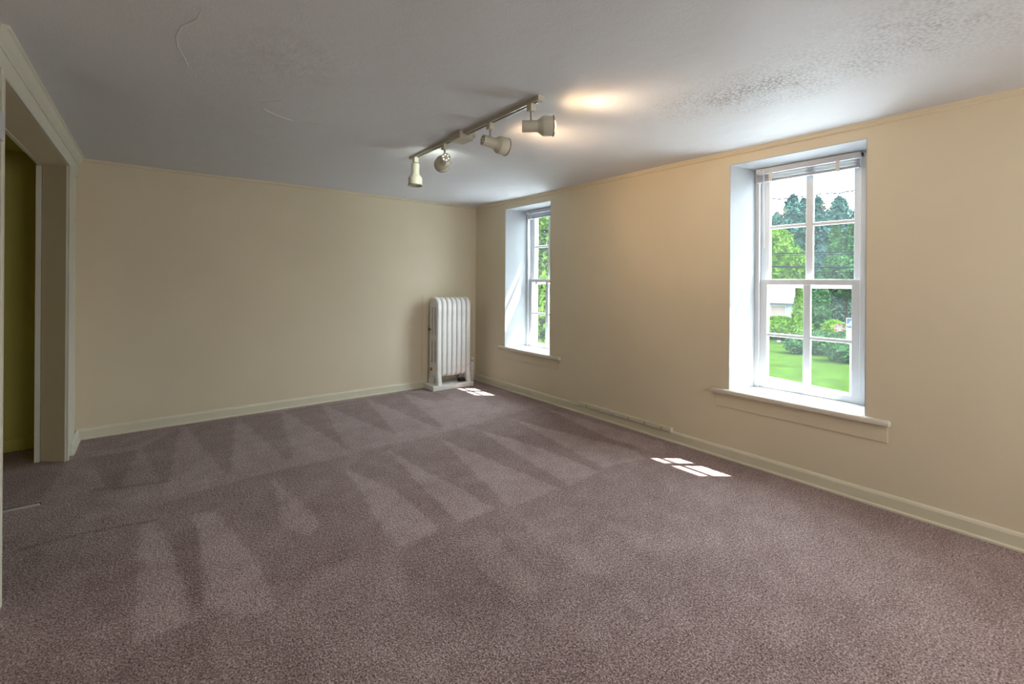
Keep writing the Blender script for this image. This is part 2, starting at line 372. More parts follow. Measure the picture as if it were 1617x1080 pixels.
# doorway casing
dr = empty('door_1', (XL, 0, 0)); dr['kind'] = 'structure'
bm = bmesh.new(); box(bm, 0, 0.012, DY1, 4.90, 0, DZ)
box(bm, 0.012, 0.020, DY1, DY1 + 0.030, 0, DZ, 0.003)
obj('side_casing', bm, M['casing'], dr)
bm = bmesh.new(); box(bm, 0, 0.012, DY0 - 0.10, YB, DZ, H - 0.05)
box(bm, 0.012, 0.020, DY0 - .03, DY1 + 0.030, DZ, DZ + .026, 0.003)
obj('header_casing', bm, M['casing'], dr)
bm = bmesh.new(); box(bm, 0, 0.014, DY0 - 0.16, DY0, 0, DZ); box(bm, 0.014, 0.022, DY0 - .03, DY0, 0, DZ, 0.003)
obj('side_casing', bm, M['casing'], dr)
bm = bmesh.new(); box(bm, -0.165, -0.137, 4.600, 4.690, 0, DZ - 0.005)
obj('passage_casing', bm, M['casing'], dr)
bm = bmesh.new(); box(bm, -0.155, -0.137, DY0, 4.60, DZ - 0.005, DZ + .05)
obj('passage_header', bm, M['casing'], dr)

# ------------------------------------------------------------------ windows
def make_window(num, y0, hn=0.4125, hp=0.4125):
    """y0 = centre of the window along the wall"""
    w = empty('window_%d' % num, (XR, y0, 0)); w['kind'] = 'structure'
    xf = 0.254                    # half opening, frame plane depth
    hf = 0.330                                # half width inside the frame
    # splayed reveals
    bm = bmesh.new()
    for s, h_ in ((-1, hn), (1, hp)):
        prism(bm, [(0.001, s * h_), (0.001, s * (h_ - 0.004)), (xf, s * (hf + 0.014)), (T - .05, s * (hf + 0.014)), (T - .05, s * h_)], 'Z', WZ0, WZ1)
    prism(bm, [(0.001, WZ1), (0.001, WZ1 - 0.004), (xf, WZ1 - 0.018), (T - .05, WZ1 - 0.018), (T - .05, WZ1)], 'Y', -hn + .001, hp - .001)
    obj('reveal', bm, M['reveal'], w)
    # stool
    bm = B(-0.001, xf + .02, -hn, hp, WZ0 - 0.034, WZ0 + 0.004, 0.0)
    obj('sill_board', bm, M['white'], w)
    bm = B(-0.040, 0.0, -0.535, 0.535, WZ0 - 0.032, WZ0 + 0.004, 0.012, 4)
    obj('sill_nosing', bm, M['nosing'], w, smooth=True)
    obj('apron', B(-0.008, 0.0, -0.52, 0.51, WZ0 - 0.130, WZ0 - 0.034, 0.003), M['wall'], w)
    # frame: stops + outer frame + outer sill
    bm = bmesh.new()
    for s in (-1, 1):
        box(bm, xf, xf + 0.018, min(s * (hf + .016), s * (hf - 0.017)), max(s * (hf + .016), s * (hf - 0.017)), WZ0 + .003, WZ1 - 0.02, 0.003)
        box(bm, xf + .018, xf + .12, min(s * (hf + .016), s * hf), max(s * (hf + .016), s * hf), WZ0 + .003, WZ1 - 0.02)
    box(bm, xf, xf + 0.11, -hf, hf, WZ1 - 0.045, WZ1 - 0.02)
    box(bm, xf + .022, T + .04, -hf - .012, hf + .012, WZ0 - 0.05, WZ0 + .003)
    obj('window_frame', bm, M['white'], w)
    # sashes
    def sash(name, x0, x1, z0, z1, top, bot, stile, zm):
        bm = bmesh.new(); a = hf - 0.002
        box(bm, x0, x1, -a, -a + stile, z0, z1, 0.003); box(bm, x0, x1, a - stile, a, z0, z1, 0.003)
        box(bm, x0 + .0005, x1 - .0005, -a + stile - .002, a - stile + .002, z1 - top, z1, 0.003)
        box(bm, x0 + .0005, x1 - .0005, -a + stile - .002, a - stile + .002, z0, z0 + bot, 0.003)
        mu = 0.0125
        xm0, xm1 = x0 + .004, x1 - .006
        box(bm, xm0, xm1, -0.024, 0.024, z0 + bot - .002, z1 - top + .002, 0.006, 3)
        for (ya, yb) in ((-a + stile - .002, -.022), (.022, a - stile + .002)):
            box(bm, xm0 + .001, xm1 - .001, ya, yb, zm - mu, zm + mu, 0.006, 3)
        s = obj(name, bm, M['white'], w)
        xg = (x0 + x1) / 2
        obj('glass', B(xg - .0015, xg + .0015, -a + stile - .004, a - stile + .004, z0 + bot - .004, z1 - top + .004), M['glass'], s)
        return s
    lo = sash('lower_sash', xf + .020, xf + .054, WZ0 + .003, 1.326, 0.040, 0.048, 0.064, 0.913)
    up = sash('upper_sash', xf + .060, xf + .094, 1.286, WZ1 - 0.045, 0.042, 0.040, 0.064, 1.715)
    # storm window bars outside
    bm = bmesh.new()
    box(bm, xf + .135, xf + .150, -hf, hf, 1.262, 1.300); 
    for s in (-1, 1): box(bm, xf + .135, xf + .150, min(s * hf, s * (hf - .03)), max(s * hf, s * (hf - .03)), WZ0 + .003, WZ1 - .02)
    obj('storm_frame', bm, M['storm'], w)
    return w
M['storm'] = mat('storm_frame_paint', (0.62, 0.62, 0.60), 0.6, var=(30, 0.2))
M['nosing'] = mat('painted_sill_nosing', (0.66, 0.60, 0.52), 0.45, bump=(25, 0.08, 0.002))
make_window(1, 1.2625); make_window(2, 3.968, 0.356, 0.442)

# ------------------------------------------------------------------ blinds drawn up at the window heads
def make_blind(yc, label):
    b_ = empty('window_blind', (3.600, yc, 2.142))
    tag(b_, label, 'blind', 'slatted blinds raised at the window heads')
    x = -0.010
    obj('headrail', B(x - .030, x, -0.322, 0.322, -0.032, 0.004, 0.002), M['headrail'], b_)
    bm = bmesh.new()
    for k in range(6):
        z = -0.041 - k * 0.0078
        # each slat a shallow arc
        pts = [(x - .029, z), (x - .015, z + .0022), (x - .001, z), (x - .001, z - .0032), (x - .015, z - .0012), (x - .029, z - .0032)]
        o2 = 0.003 * math.sin(k * 2.1)
        prism(bm, [(px_ + o2, pz) for px_, pz in pts], 'Y', -0.316, 0.316)
    obj('slat_stack', bm, M['blind'], b_)
    obj('bottom_rail', B(x - .028, x - .002, -0.318, 0.318, -0.097, -0.084, 0.003), M['blind'], b_)
    for s in (-0.20, 0.22):
        bm = bmesh.new(); box(bm, x - .034, x - .030, s - .011, s + .011, -0.099, -0.030, 0.001)
        box(bm, x - .034, x + .0, s - .011, s + .011, -0.101, -0.098)
        obj('valance_clip', bm, M['clip'], b_)
    bm = bmesh.new(); tube(bm, [(x - .040, 0.262, -0.02), (x - .041, 0.262, -0.30), (x - .037, 0.258, -0.585)], 0.0035, 8)
    box(bm, x - .043, x - .028, 0.257, 0.267, -0.024, -0.014)
    obj('wand', bm, M['clip'], b_, smooth=True)
    return b_
make_blind(1.2625, 'pale grey slatted blind drawn up at the head of the nearer, larger-looking window')
make_blind(3.968, 'pale grey slatted blind drawn up at the head of the far window by the radiator')

# ------------------------------------------------------------------ radiator
base = B(2.585, 3.146, 4.775, YB, 0.0, 0.058, 0.004)
base = obj('radiator_platform', base, M['casing_white'] if 'casing_white' in M else M['rad'])
tag(base, 'low white painted wooden platform under the cast iron radiator', 'platform')

rad = empty('radiator', (2.645, 4.905, 0.058))
tag(rad, 'tall white cast iron column radiator on a low white platform in the room corner', 'radiator')
def section_mesh(legs):
    cu = bpy.data.curves.new('section', 'CURVE'); cu.dimensions = '2D'; cu.fill_mode = 'BOTH'
    cu.extrude = 0.013; cu.bevel_depth = 0.017; cu.bevel_resolution = 3; cu.resolution_u = 6
    d, top, z0 = 0.105, 1.040, 0.085          # half depth, height over platform, underside
    d -= 0.017; top -= 0.017
    out = []
    R_ = 0.078
    for k in range(9):
        a = math.pi / 2 * k / 8; out.append((-d + R_ - R_ * math.sin(a) if False else d - R_ + R_ * math.cos(a), top - R_ + R_ * math.sin(a)))
    for k in range(9):
        a = math.pi / 2 + math.pi / 2 * k / 8; out.append((-d + R_ + R_ * math.cos(a), top - R_ + R_ * math.sin(a)))
    if legs:
        zf = 0.017
        out += [(-d, 0.16), (-d - .002, 0.11), (-d - .018, 0.055), (-d - .020, zf), (-d + .012, zf), (-d + .020, 0.060), (-d + .045, 0.105),
                (0, 0.116), (d - .045, 0.105), (d - .020, 0.060), (d - .012, zf), (d + .020, zf), (d + .018, 0.055), (d + .002, 0.11), (d, 0.16)]
    else:
        zz = z0 + 0.017; r2 = 0.05
        for k in range(6):
            a = math.pi + math.pi / 2 * k / 5; out.append((-d + r2 + r2 * math.cos(a), zz + r2 + r2 * math.sin(a)))
        for k in range(6):
            a = 1.5 * math.pi + math.pi / 2 * k / 5; out.append((d - r2 + r2 * math.cos(a), zz + r2 + r2 * math.sin(a)))
    def spl(pts):
        s = cu.splines.new('POLY'); s.points.add(len(pts) - 1)
        for p_, q in zip(s.points, pts): p_.co = (q[0], q[1], 0, 1)
        s.use_cyclic_u = True
    spl(out)
    def slot(cx, za, zb, hw):
        pts = []
        for k in range(7):
            a = math.pi * k / 6; pts.append((cx + hw * math.cos(a), zb + hw * math.sin(a)))
        for k in range(7):
            a = math.pi + math.pi * k / 6; pts.append((cx + hw * math.cos(a), za + hw * math.sin(a)))
        spl(pts)
    for cx in (-0.034, 0.034):
        slot(cx, 0.60, 0.90, 0.0355); slot(cx, 0.27, 0.50, 0.0355)
    o = bpy.data.objects.new('tmp', cu); COL.objects.link(o)
    dg = bpy.context.evaluated_depsgraph_get()
    me = bpy.data.meshes.new_from_object(o.evaluated_get(dg)); bpy.data.objects.remove(o)
    # curve XY -> world YZ
    me.transform(Matrix(((0, 0, 1, 0), (1, 0, 0, 0), (0, 1, 0, 0), (0, 0, 0, 1))))
    return me
m_leg = section_mesh(True); m_mid = section_mesh(False)
for k in range(7):
    me = m_leg if k in (0, 6) else m_mid
    s = obj('section', me, M['rad'], rad, smooth=True); s.location = (0.032 + k * 0.0676, 0, 0)
for z in (0.19, 0.55, 0.955): obj('connecting_hub', tube(bmesh.new(), [(0.01, 0, z), (0.46, 0, z)], 0.024, 12), M['rad'], rad, smooth=True)
R90 = Matrix.Rotation(-math.pi / 2, 4, 'Y')
bm = bmesh.new(); lathe(bm, [(0.007, 0), (0.007, 0.014), (0.017, 0.016), (0.017, 0.032), (0.010, 0.036)], Matrix.Translation((-0.002, 0.045, 0.655)) @ R90, 16)
obj('air_vent', bm, M['brass'], rad, smooth=True)
bm = bmesh.new(); lathe(bm, [(0.024, -0.004), (0.024, 0.004), (0.014, 0.008), (0.012, 0.016)], Matrix.Translation((0.002, 0.04, 0.175)) @ R90, 6)
obj('end_plug', bm, M['brass'], rad)
v_ = obj('valve', lathe(bmesh.new(), [(0.017, -0.055), (0.017, 0.115), (0.026, 0.117), (0.026, 0.133), (0.021, 0.137), (0.026, 0.150), (0.028, 0.175), (0.022, 0.195), (0.014, 0.205), (0.012, 0.222)], Matrix.Translation((0.552, -0.005, 0)), 20), M['rad'], rad, smooth=True)
bm = bmesh.new(); tube(bm, [(0.475, -0.005, 0.165), (0.545, -0.005, 0.165)], 0.014, 12); obj('coupling', bm, M['rad'], v_, smooth=True)
bm = bmesh.new(); tube(bm, [(0.552, -0.005, 0.215), (0.552, -0.005, 0.245)], 0.005, 8); obj('valve_stem', bm, M['brass'], v_, smooth=True)
obj('valve_handle', lathe(bmesh.new(), [(0.010, 0.240), (0.026, 0.246), (0.028, 0.256), (0.024, 0.266), (0.008, 0.270)], Matrix.Translation((0.552, -0.005, 0)), 16), M['rad'], v_, smooth=True)

bx = empty('black_box', (3.025, 4.855, 0.058)); tag(bx, 'small black plastic box lying under the right end of the radiator', 'box')
obj('box_body', B(-0.050, 0.050, -0.032, 0.032, 0, 0.030, 0.004), M['black'], bx)
obj('box_lid', B(-0.046, 0.030, -0.028, 0.028, 0.030, 0.040, 0.004), M['black'], bx)

# thin heat shield board on the wall behind the radiator
struct('trim_5', B(2.573, 3.12, YB - 0.006, YB, 0.0, 1.113), M['wall'])

# ------------------------------------------------------------------ plug-in strip along the baseboard
ps = empty('power_strip', (XR, 2.644, 0.098)); tag(ps, 'long cream plug-in outlet strip fixed along the top of the baseboard', 'power strip')
obj('housing', B(-0.034, 0.0, -0.50, 0.50, -0.016, 0.017, 0.003), M['strip'] if 'strip' in M else M['trim'], ps)
for k, yy in enumerate((3.054, 2.890, 2.722, 2.553, 2.387, 2.221)):
    y = yy - 2.644
    if k in (1, 2):
        o = obj('outlet', B(-0.040, -0.034, y - .017, y + .017, -0.014, 0.014, 0.002), M['greyplastic'], ps); o['label'] = 'outlet closed by a grey cover'
    else:
        bm = bmesh.new(); box(bm, -0.0352, -0.034, y - .016, y + .016, -0.011, 0.011)
        o = obj('outlet', bm, M['trim'], ps)
        bm = bmesh.new()
        for dz in (-.005, .005): box(bm, -0.0358, -0.035, y - .013, y - .003, dz - .0022, dz + .0022)
        box(bm, -0.0358, -0.035, y + .004, y + .010, -.0035, .0035)
        obj('socket_slots', bm, M['dark'], o)
obj('end_cap', B(-0.036, 0.0, -0.515, -0.498, -0.017, 0.018, 0.003), M['trim'], ps)
obj('end_cap', B(-0.036, 0.0, 0.498, 0.515, -0.017, 0.018, 0.003), M['trim'], ps)

M['strip_metal'] = mat('satin_metal_edging', (0.55, 0.53, 0.48), 0.4)
# carpet seam strip in the doorway
ts = obj('carpet_strip', B(-1.3, -0.505, 3.722, 3.742, -0.002, 0.007, 0.002), M['strip_metal'])
obj('seam_gap', B(-1.3, -0.50, 3.7425, 3.768, -0.002, 0.0015), M['dark'], ts); tag(ts, 'thin pale metal carpet edging strip crossing the doorway floor', 'carpet strip')

# small white box high on the near door casing
ch = empty('wall_box', (XL + 0.015, 2.485, 1.86)); tag(ch, 'small pale grey box mounted high on the near door casing', 'wall box')
obj('box_body', B(0.0, 0.030, -0.045, 0.045, -0.052, 0.052, 0.004), M['greyplastic'], ch)
obj('box_base', B(-0.001, 0.006, -0.05, 0.05, -0.057, 0.057, 0.002), M['greyplastic'], ch)

# ------------------------------------------------------------------ track lighting
TX = 1.585; TY0, TY1 = 1.792, 3.30
tr_ = empty('lighting_track', (TX, 0, H)); tag(tr_, 'long ivory lighting track screwed to the ceiling with four spotlights', 'lighting track')
bm = bmesh.new()
prism(bm, [(-.018, 0.004), (.018, 0.004), (.018, -.020), (.007, -.020), (.007, -.012), (-.007, -.012), (-.007, -.020), (-.018, -.020)], 'Y', TY0 + .01, TY1)
obj('rail', bm, M['track'], tr_)
bm = bmesh.new()
for s in (-1, 1): box(bm, s * .0125 - .003, s * .0125 + .003, TY0 + .012, TY1 - .002, -.0212, -.0195)
obj('bright_lip', bm, M['alu'], tr_)
obj('channel', B(-.0068, .0068, TY0 + .012, TY1 - .002, -.0135, -.0118), M['dark'], tr_)
obj('end_cap', B(-.022, .022, TY0 - .006, TY0 + .022, -.024, 0.004, .002), M['track'], tr_)
obj('end_cap', B(-.019, .019, TY1 - .004, TY1 + .010, -.021, 0.004, .002), M['track'], tr_)
bm = bmesh.new(); box(bm, -.045, .060, 2.52, 2.645, -.046, .004, .004); box(bm, .060, .078, 2.512, 2.545, -.026, -.008, .002)
obj('junction_box', bm, M['track'], tr_)

M['bulb_off'] = mat('frosted_bulb', (0.7, 0.7, 0.68), 0.3)
M['bulb_warm'] = mat('lit_warm_bulb', (1, .9, .7), 0.3, emit=(1.0, 0.62, 0.26, 7.0))
M['bulb_cool'] = mat('lit_cool_bulb', (1, 1, 1), 0.3, emit=(0.93, 1.0, 0.88, 2.5))
def make_spot(y, axis, label, lit=None, drop=0.07):
    """axis = the way the lamp points; narrow neck at the back, flared cup in front"""
    r_ = empty('spotlight', (TX, y, H - 0.018)); tag(r_, label, 'spotlight', 'spotlights on the ceiling track')
    obj('adapter', B(-.017, .017, -.019, .019, -.040, 0.002, .002), M['shade'], r_)
    bm = bmesh.new(); tube(bm, [(0, 0, -.038), (0, 0, -.050), (0, 0, -drop)], [.0075, .0065, .0065], 10)
    tube(bm, [(0, 0, -drop - .006), (0, 0, -drop + .006)], .0075, 10)
    obj('stem', bm, M['chrome'], r_, smooth=True)
    a = Vector(axis).normalized()
    q = a.to_track_quat('Z', 'Y').to_matrix().to_4x4()
    down = Vector((0, 0, -1)); perp = (down - a * down.dot(a))
    if perp.length < 0.3: ctr = Vector((0, 0, -drop - 0.004)); Mx = Matrix.Translation(ctr) @ q; off = 0.0
    else: ctr = Vector((0, 0, -drop - 0.002)) + perp.normalized() * 0.031; Mx = Matrix.Translation(ctr - a * 0.048) @ q
    prof = [(0.0305, 0.0), (0.0315, 0.002), (0.0315, 0.079), (0.034, 0.084), (0.050, 0.106), (0.053, 0.111), (0.053, 0.163), (0.054, 0.164), (0.054, 0.167), (0.051, 0.167), (0.051, 0.112), (0.031, 0.084), (0.029, 0.004)]
    bm = lathe(bmesh.new(), prof, Mx, 40, cap=False)
    sh = obj('shade', bm, M['shade'], r_, smooth=True)
    # rim
    obj('rim', lathe(bmesh.new(), [(0.0535, 0.1625), (0.0552, 0.163), (0.0552, 0.1685), (0.0520, 0.1685), (0.052, 0.1625)], Mx, 40, cap=False), M['rimm'], sh, smooth=True)
    # solid back plate; lit head's vent discs glow in place of light through holes
    bm = bmesh.new(); lathe(bm, [(0.0, 0.003), (0.0308, 0.003)], Mx, 40, cap=False)
    bp_ = obj('back_plate', bm, M['shade'], sh)
    bm = bmesh.new()
    for k in range(6):
        an = 2 * math.pi * k / 6 + .3
        lathe(bm, [(0.0038, 0.0012), (0.0038, 0.0027)], Mx @ Matrix.Translation((0.019 * math.cos(an), 0.019 * math.sin(an), 0)), 10)
    obj('vent_disc', bm, M['bulb_cool'] if lit == 'cool' else M['dark'], bp_)
    bl = {'warm': M['bulb_warm'], 'cool': M['bulb_cool'], None: M['bulb_off']}[lit]
    bz = 0.006 if lit == 'warm' else -0.012
    bm = lathe(bmesh.new(), [(0.014, 0.03 + bz), (0.016, 0.085 + bz), (0.030, 0.110 + bz), (0.044, 0.140 + bz), (0.0445, 0.155 + bz), (0.036, 0.165 + bz), (0.020, 0.172 + bz), (0.004, 0.175 + bz)], Mx, 32)
    obj('bulb', bm, bl, r_, smooth='all')
    return r_, (Mx @ Vector((0, 0, 0.185))) + Vector(r_.location), a
M['rimm'] = mat('dark_lamp_rim', (0.20, 0.18, 0.15), 0.5)
_, p4, a4 = make_spot(1.868, (0.80, -0.60, 0.03), 'lit spotlight nearest the camera with its warm bulb showing at the right', 'warm', 0.085)
_, p3, a3 = make_spot(2.247, (0.95, -0.10, -0.10), 'third spotlight from the far end, back vents showing, turned to the right wall', 'warm', 0.080)
_, p2, a2 = make_spot(2.790, (0.33, 0.93, -0.08), 'spotlight seen from behind with glowing discs as its vent holes', 'cool', 0.075)
_, p1, a1 = make_spot(3.238, (-0.02, -0.03, -1), 'spotlight at the far end of the track pointing straight down', None, 0.046)
def lamp_light(p_, a, energy, color, size):
    add_light('spotlight_lamp', 'SPOT', p_, energy, color, a, spot_size=math.radians(size), spot_blend=1.0, shadow_soft_size=0.03)
lamp_light(p4, a4, 4, (1.0, 0.66, 0.34), 174); lamp_light(p4, a4, 10, (1.0, 0.76, 0.52), 100)
lamp_light(p3, a3, 6, (1.0, 0.66, 0.36), 174); lamp_light(p3, a3, 22, (1.0, 0.70, 0.42), 100)
lamp_light(p2, a2, 3, (0.92, 1.0, 0.86), 172)


# ------------------------------------------------------------------ the street outside (room is one storey up)
GZ = -3.70
def mt(name, c, var=(3, .25), bump=None, k=0.45): return mat(name, tuple(q * k for q in c), 0.9, bump=bump, var=var, spec=0.0)
M['grass'] = mt('sunlit_lawn', (0.042, 0.082, 0.012), (1.2, .3), (40, .6, .05), 0.30)
M['walk'] = mt('pale_concrete', (0.16, 0.155, 0.145), (1, .08))
M['street_bounce'] = mt('pale_street_bounce', (0.31, 0.32, 0.33), (2, .1), None, 1.0)  # unseen street made pale to bounce daylight up onto the ceiling
def ground(name, pts, z0, z1, m, label=None, cat=None, kind=None):
    o = obj(name, prism(bmesh.new(), pts, 'Z', z0, z1), m); tag(o, label, cat, kind=kind); return o
def edge(off, y): return 25.0 + off + 0.24 * (y - 6.6)
def strip(o0, o1, ya=-40, yb=70): return [(edge(o0, ya), ya), (edge(o1, ya), ya), (edge(o1, yb), yb), (edge(o0, yb), yb)]
ground('lawn', strip(0, 110), GZ - .4, GZ, M['grass'], kind='structure')
ground('sidewalk', strip(-1.9, 0), GZ - .3, GZ - .001, M['walk'], kind='structure')
ground('verge', strip(-2.7, -1.9), GZ - .3, GZ - .01, M['grass'], kind='structure')
ground('street', [(3.9, -40), (edge(-2.7, -40), -40), (edge(-2.7, 70), 70), (3.9, 70)], GZ - .4, GZ - .1, M['street_bounce'], kind='structure')

RN = random.Random(11)
def leaf(bm, p, size, nrm=None, droop=0.0):
    d = Vector((RN.uniform(-1, 1), RN.uniform(-1, 1), RN.uniform(-1, 1) - droop)).normalized()
    if nrm is not None: d = (d + nrm * 0.9).normalized()
    u = d.orthogonal().normalized(); w = d.cross(u)
    a = RN.uniform(0, 6.28); u, w = u * math.cos(a) + w * math.sin(a), w * math.cos(a) - u * math.sin(a)
    s = size * RN.uniform(.6, 1.3)
    bm.faces.new([bm.verts.new(p + u * s), bm.verts.new(p + w * s * .45 + d * s * .12), bm.verts.new(p - u * s), bm.verts.new(p - w * s * .45 + d * s * .12)])
def crown_bm(c, rx, ry, h, n, size, shape='round', lump=0.22, core=0.80):
    """leafy crown: knobbly core plus thousands of leaves on its skin. c = bottom centre"""
    bm = bmesh.new(); c = Vector(c)
    ph = [RN.uniform(0, 6.28) for _ in range(6)]
    def surf(a, t):
        """a = angle, t = 0 bottom .. 1 top"""
        if shape == 'cone': r = (1 - t) ** 0.85 * (0.55 + 0.45 * min(1, t * 12))
        elif shape == 'column': r = (1 - t ** 3.0) ** 0.6 * (0.8 + .2 * min(1, t * 6)) * (1 - .25 * t)
        elif shape == 'conifer': r = (1 - t) ** 0.62 * (0.62 + 0.38 * abs(math.sin(t * 22 + ph[0] + .9 * math.sin(3 * a + ph[1])))) * min(1, .3 + t * 7)
        else: r = math.sqrt(max(0, 1 - (2 * t - 1) ** 2))
        k = 1 + lump * (math.sin(3 * a + ph[2] + t * 9) * .5 + math.sin(7 * a + ph[3] - t * 17) * .35 + math.sin(11 * a + ph[4] + t * 31) * .25)
        return Vector((math.cos(a) * rx * r * k, math.sin(a) * ry * r * k, t * h))
    NA, NT = 20, 16
    grid = [[bm.verts.new(c + Vector((surf(2 * math.pi * i / NA, j / NT).x * core, surf(2 * math.pi * i / NA, j / NT).y * core, j / NT * h * .97 + .01))) for i in range(NA)] for j in range(NT + 1)]
    for j in range(NT):
        for i in range(NA): bm.faces.new((grid[j][i], grid[j][(i + 1) % NA], grid[j + 1][(i + 1) % NA], grid[j + 1][i]))
    for _ in range(n):
        a = RN.uniform(0, 6.283); t = RN.random() ** (1.4 if shape in ('cone', 'conifer') else 1.0)
        if shape == 'round': t = 0.5 - 0.5 * math.cos(math.pi * RN.random())
        s_ = surf(a, t); f = RN.uniform(.78, 1.32 if shape == 'conifer' else 1.08)
        leaf(bm, c + Vector((s_.x * f, s_.y * f, s_.z)), size, Vector((s_.x, s_.y, 0)).normalized() if s_.xy.length > 1e-3 else None)
    return bm
def fol(name, c, amt=.35): return mat(name, tuple(q * 0.75 for q in c), 0.9, var=(2.2, amt), spec=0.0)
M['f_bright'] = fol('bright_leaves', (0.060, 0.115, 0.014)); M['f_mid'] = fol('green_leaves', (0.026, 0.062, 0.022))
M['f_dark'] = fol('dark_needles', (0.016, 0.042, 0.030)); M['f_blue'] = fol('blue_green_needles', (0.026, 0.058, 0.050))
M['f_pale'] = fol('pale_leaves', (0.065, 0.105, 0.075)); M['bark'] = fol('bark', (0.03, 0.024, 0.018))
def plant(name, label, cat, c, rx, ry, h, n, size, m, shape='round', trunk=0.0, group=None, lump=.22, core=.8, lean=0.0):
    r_ = empty(name, c); tag(r_, label, cat, group)
    obj('foliage', crown_bm((0, 0, trunk), rx, ry, h, n, size, shape, lump, core), M[m], r_)
    if trunk > 0: obj('trunk', tube(bmesh.new(), [(0, lean, 0), (0.02, lean * .8, trunk * .6), (0, 0, trunk + h * .5)], [.16, .12, .05], 8), M['bark'], r_)
    return r_
def vy(u, X): return X * (0.4149 - (u - 1217) * (0.4149 - 0.2617) / 143.0)     # line of sight through the near window
def vz(v, X): return 1.3 + (449.5 - v) * 0.00125 * X

# white ranch house across the lawn
hs = empty('house', (50, vy(1246, 50), GZ)); tag(hs, 'white single-storey house with grey roof behind the hedge', 'house')
M['siding'] = mt('white_siding', (0.40, 0.45, 0.45), (2, .03)); M['roof'] = mt('pale_grey_shingles', (0.15, 0.155, 0.17), (3, .1))
M['hwin'] = mt('house_window_shades', (0.34, 0.27, 0.24), (2, .05)); M['htrim'] = mt('white_house_trim', (0.5, 0.55, 0.54), (2, .02))
y_c = vy(1256, 50) - hs.location.y; ez = vz(480, 50) - GZ
obj('house_wall', B(0, 9, y_c, y_c + 16, 0, ez), M['siding'], hs)
bm = bmesh.new(); y0_ = y_c - .5
vts = [bm.verts.new(v) for v in [(-.7, y0_, ez), (9.7, y0_, ez), (9.7, y0_ + 18, ez), (-.7, y0_ + 18, ez), (4.5, y0_ + 4.2, ez + 2.6), (4.5, y0_ + 14, ez + 2.6)]]
for f in [(0, 1, 2, 3), (0, 4, 1), (0, 3, 5, 4), (3, 2, 5), (1, 4, 5, 2)]: bm.faces.new([vts[i] for i in f])
rf = obj('roof', bm, M['roof'], hs)
obj('fascia', B(-.74, -.68, y0_, y0_ + 18, ez - .12, ez + .06), M['htrim'], hs)
for (a_0, a_1) in ((0.65, 2.0), (2.55, 3.8), (4.3, 5.5)):
    f_ = obj('window', B(-.05, 0.02, y_c + a_0 - .08, y_c + a_1 + .08, 0.9, ez - .35), M['htrim'], hs)
    obj('pane', B(-.07, -.03, y_c + a_0, y_c + a_1, 1.0, ez - .45), M['hwin'], f_)
bm = B(6, 10, y_c - 3.0, y_c, 0, ez - .2); obj('side_wing', bm, M['siding'], hs)

# hedge, shrubs, arborvitae
hx = 44
plant('hedge', 'bright leafy hedge in front of the white house', 'hedge', (hx, vy(1238, hx), GZ), 1.2, 2.6, vz(505, hx) - GZ, 2600, .16, 'f_bright', 'round', lump=.12)
plant('arborvitae', 'leaning green arborvitae at the right corner of the white house', 'tree', (42, vy(1268, 42), GZ), 1.0, 0.95, vz(452, 42) - GZ, 2600, .15, 'f_bright', 'cone', group='arborvitae on the lawn')
plant('arborvitae', 'broad dark arborvitae in the middle of the lower panes', 'tree', (45, vy(1296, 45), GZ), 1.1, 1.25, vz(440, 45) - GZ, 3200, .17, 'f_mid', 'column', group='arborvitae on the lawn')
plant('shrub', 'rounded green shrub at the edge of the lawn, leftmost', 'shrub', (36, vy(1264, 36), GZ), .8, .72, 1.35, 1800, .10, 'f_mid', 'round', group='shrubs edging the lawn')
plant('shrub', 'rounded green shrub left of the sign post', 'shrub', (37, vy(1301, 37), GZ), .9, .95, 1.60, 2000, .11, 'f_mid', 'round', group='shrubs edging the lawn')
plant('shrub', 'wide green shrub behind the sign post', 'shrub', (34.5, vy(1336, 34.5), GZ), .9, 1.15, 1.85, 2400, .11, 'f_mid', 'round', group='shrubs edging the lawn')
plant('shrub', 'low yellow green bush behind the garden pinwheel', 'shrub', (43, vy(1322, 43), GZ), .9, 1.0, 2.0, 1800, .13, 'f_bright', 'round', group='yellow green bushes')
plant('shrub', 'low yellow green bush right of the sign', 'shrub', (43, vy(1352, 43), GZ), .9, .9, 1.7, 1600, .13, 'f_bright', 'round', group='yellow green bushes')
plant('flowering_tree', 'pale green spreading small tree behind the sign', 'tree', (52, vy(1331, 52), GZ), 1.8, 1.7, 3.0, 2600, .2, 'f_pale', 'round', trunk=1.4)
# tree belt: bright maple on the left, two broad round-headed evergreens right, conifers behind
def belt(lbl, u, top, X, hw_px, m, shape, base=505, size=.3, n=2600, lump=.3, trunk=0.0, cat='tree', name='evergreen_tree', lean=0.0):
    z1 = vz(top, X); z0 = max(GZ, vz(base, X)); hw = hw_px * (.0021 if shape == 'conifer' else .00112) * X
    plant(name, lbl, cat, (X, vy(u, X), GZ), hw, hw, z1 - z0, n, size, m, shape, trunk=max(z0 - GZ, 0), group='trees beyond the lawn', lump=lump, lean=lean)
belt('bright green maple filling the left middle panes', 1226, 362, 40, 32, 'f_bright', 'round', 452, .17, 5200, .35, name='maple_tree', lean=3.4)
belt('bright green maple bough lowest at the left of the centre bar', 1262, 396, 47, 18, 'f_bright', 'round', 448, .17, 2600, .35, name='maple_tree')
belt('broad green evergreen with rounded head left of the right frame', 1324, 362, 56, 17, 'f_mid', 'column', 480, .26, 4200, .2)
belt('broad green evergreen with rounded head at the right frame', 1350, 356, 57, 20, 'f_mid', 'column', 480, .26, 4200, .2)
belt('green leafy mass low behind the right panes', 1340, 405, 50, 34, 'f_mid', 'round', 470, .2, 4000, .3, name='leafy_tree')
